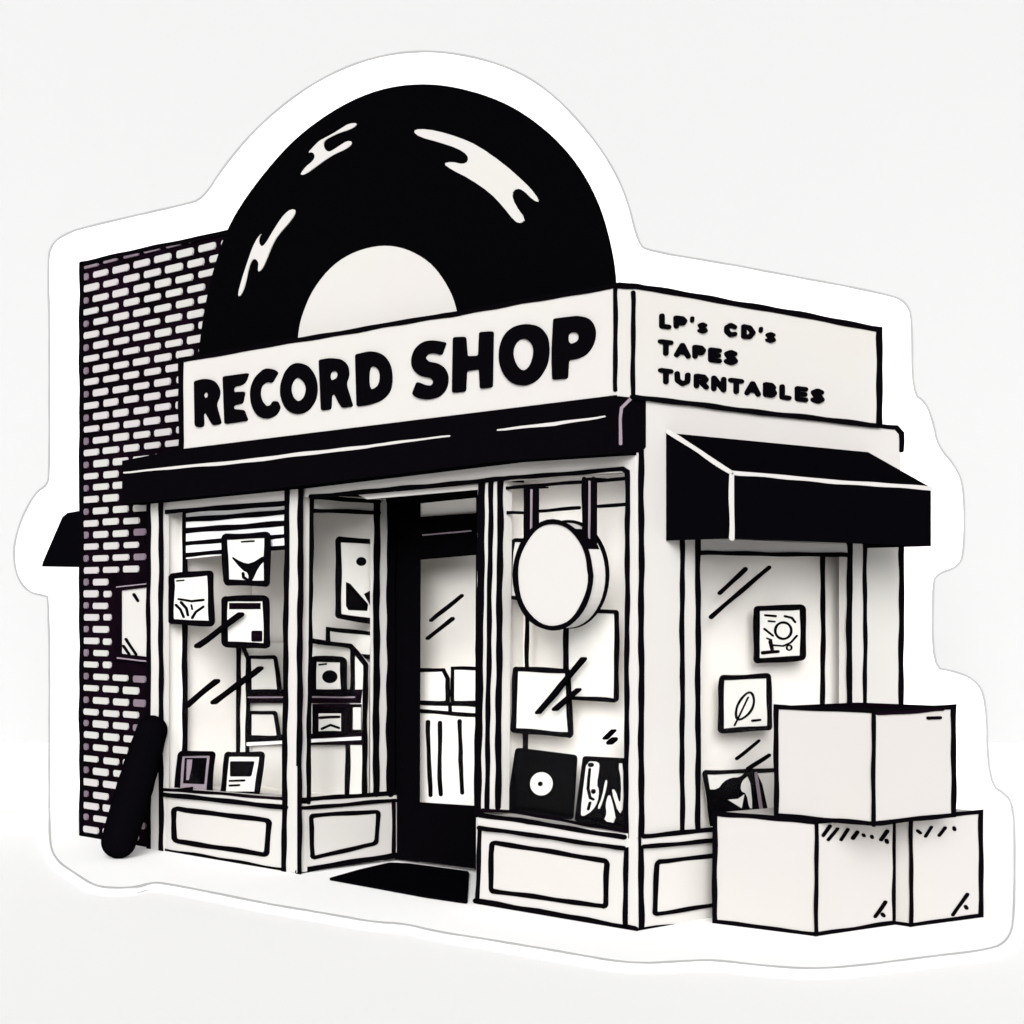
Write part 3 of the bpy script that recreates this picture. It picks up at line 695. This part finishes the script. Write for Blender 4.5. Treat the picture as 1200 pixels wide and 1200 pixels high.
cover('poster', 'poster of a black dot over dark mountain shapes in the entrance side window', 'poster', R(XR - .075), [(396, 632), (446, 636), (446, 729), (396, 722)], 6.5,
      [('f', ell(423, 658, 6, 5.2)), ('f', [(405, 682), (410, 684), (431, 708), (430, 716), (408, 715), (405, 710)]), ('f', [(426, 696), (445, 686), (445, 722), (438, 718), (432, 707)], 'plum')])

# ------------------------------------------------------------------ right window display
G4 = 'blank posters hanging in the right window'
cover('poster', 'blank poster mostly hidden behind the round hanging sign', 'poster', F(.075), [(601, 633), (640, 633), (635, 704), (596, 700)], 4.8, [], grp=G4, r=4)
cover('poster', 'taller blank poster below and right of the round hanging sign', 'poster', F(.09), [(664, 715), (723, 717), (723, 821), (665, 817)], 5, [], grp=G4)
cover('poster', 'smaller square blank poster hung low at the left of the right window', 'poster', F(.07), [(605, 784), (666, 786), (669, 861), (602, 856)], 6, [], grp=G4, r=2)
b = B(); b.ink(F(.085), [(618, 640), (618, 784)], 4.4); b.ink(F(.085), [(664, 640), (663, 784)], 5); b.ink(F(.085), [(616, 856), (616, 880)], 6)
tag(b.build('display_string'), 'thin black hanging cords between the blank posters in the right window', 'cord')
b = B()
b.poly(F(0.06), rnd([(604, 876), (675, 885), (670, 961), (593, 950)], 5), 0.014, 'vinyl')
b.poly(F(0.06), ell(634.8, 918.5, 13, 13.6), 0.004, 'card', 0.004); b.poly(F(0.06), ell(634, 918.5, 2.8, 2.8, 16), 0.003, 'ink', 0.007)
tag(b.build('record_sleeve'), 'black record sleeve with a round pale label on the right window sill', 'record sleeve', G2)
s7 = lambda l: [(590 + q[0] / 7.5, 860 + q[1] / 7.5) for q in l]
b = B(); P = F(0.06)
b.poly(P, rnd([(683, 886), (738, 889), (736, 974), (673, 962)], 3), 0.014, 'ink')
for q in ([(735, 240), (840, 245), (845, 300), (820, 450), (842, 490), (830, 600), (780, 680), (700, 728), (680, 700), (715, 400)], [(900, 400), (917, 420), (890, 540), (850, 662), (830, 650), (870, 560)],
          [(930, 520), (960, 600), (995, 785), (885, 765), (912, 700), (900, 620)], [(1010, 258), (1055, 260), (1057, 650), (1020, 712), (950, 490), (983, 488), (1030, 640), (1042, 420)]):
    b.poly(P, chaikin(s7(q), 1), 0.004, 'card', 0.004)
b.ink(P, s7([(765, 310), (750, 480), (770, 560), (797, 575)]), 3, lift=.008); b.poly(P, s7(ell(797, 505, 20, 22, 16)), .004, 'ink', .008); b.poly(P, s7(ell(775, 272, 26, 20, 16)), .004, 'ink', .008); b.ink(P, s7([(765, 605), (752, 660)]), 3.4, lift=.008)
tag(b.build('record_sleeve'), 'record sleeve with jagged black and pale abstract shapes at the right window corner', 'record sleeve', G2)

# ------------------------------------------------------------------ side window display
SD = R(-0.07); G5 = 'small posters hung in the side window'
cover('poster', 'small poster with a circle and scattered marks, upper one in the side window', 'poster', SD, [(886, 713), (940, 711), (940, 771), (886, 775)], 6.5,
      [('c', ell(917, 739, 9.2, 9.4, 24), 2.6), ('i', [(895, 737), (905, 745)], 2.4), ('i', [(933, 745), (926, 753), (917, 757), (905, 756)], 2.2), ('i', [(896, 721), (908, 722)], 2.6), ('i', [(900, 728), (907, 728.5)], 2.2),
       ('i', [(919, 722), (927, 724), (931, 729)], 2.4), ('i', [(902, 752), (904, 761)], 4, 'plum'), ('i', [(893, 765), (911, 763.5)], 4, 'plum'), ('c', ell(924, 759, 3, 3, 12), 1.8), ('i', [(898, 748), (903, 750)], 2)], grp=G5, r=3)
cover('poster', 'small poster with a plain curved outline drawing, lower one in the side window', 'poster', SD, [(845, 794), (900, 792), (901, 853), (844, 857)], 5.8,
      [('c', chaikin([(863, 846), (861, 832), (868, 818), (879, 809), (884, 822), (878, 837)], 2), 2.4), ('i', [(860, 850), (866, 838), (876, 817)], 1.8), ('i', [(881, 844.5), (890, 843.5)], 2.6)], grp=G5, r=3)
b = B(); P = R(-0.10)
b.out(P, [(825, 905), (925, 902), (925, 975), (836, 975)], 5, 0.02, 'card', 2)
b.poly(P, chaikin([(827, 925), (841, 925), (847, 916), (857, 911), (866, 911), (874, 904), (889, 902), (904, 970), (836, 970)], 1), .004, 'ink', .004)
b.poly(P, [(852, 937), (864, 936), (871, 931), (868, 947)], .003, 'card', .008)
b.poly(P, chaikin([(868, 916), (877, 908), (881, 947), (877, 947), (874, 930), (867, 927)], 1), .003, 'card', .008)
b.poly(P, [(883, 905), (886, 904), (893, 948), (889, 948)], .003, 'mauve', .008)
tag(b.build('record_sleeve'), 'black and white record sleeve low in the side window beside the boxes', 'record sleeve')

# ------------------------------------------------------------------ light, sky, camera
sc = bpy.context.scene
W = bpy.data.worlds.new('World'); sc.world = W; W.use_nodes = True
nt = W.node_tree; bg = nt.nodes['Background']
sky = nt.nodes.new('ShaderNodeTexSky'); sky.sky_type = 'NISHITA'; sky.sun_disc = False
EL = math.radians(21); AZ = Vector((0.70, -0.714, 0))
sky.sun_elevation = EL; sky.sun_rotation = math.atan2(AZ.x, AZ.y); sky.dust_density = 6; sky.air_density = 1
hs_ = nt.nodes.new('ShaderNodeHueSaturation'); hs_.inputs['Saturation'].default_value = 0.0
nt.links.new(sky.outputs[0], hs_.inputs['Color']); nt.links.new(hs_.outputs[0], bg.inputs['Color'])
bg.inputs['Strength'].default_value = 0.15
sd = bpy.data.lights.new('sun', 'SUN'); sd.energy = 3.9; sd.angle = math.radians(34); sd.color = (1.0, 0.99, 0.975)
so = bpy.data.objects.new('sun', sd); COL.objects.link(so)
sdir = Vector((AZ.x * math.cos(EL), AZ.y * math.cos(EL), math.sin(EL)))
so.rotation_euler = sdir.to_track_quat('Z', 'Y').to_euler()
cd = bpy.data.cameras.new('camera'); co = bpy.data.objects.new('camera', cd); COL.objects.link(co)
co.location = CAM; co.rotation_euler = (math.pi / 2, 0, math.atan2(-DV.x, DV.y))
cd.sensor_width = 36; cd.lens = 36 * FPX / 1200; cd.shift_y = (HOR - 600) / 1200; cd.clip_end = 500
sc.camera = co
sc.view_settings.view_transform = 'Standard'; sc.view_settings.look = 'None'; sc.view_settings.gamma = 1
sc.view_settings.use_curve_mapping = False
sc.view_settings.exposure = -0.22
sc.cycles.max_bounces = 12; sc.cycles.diffuse_bounces = 6; sc.cycles.transparent_max_bounces = 24
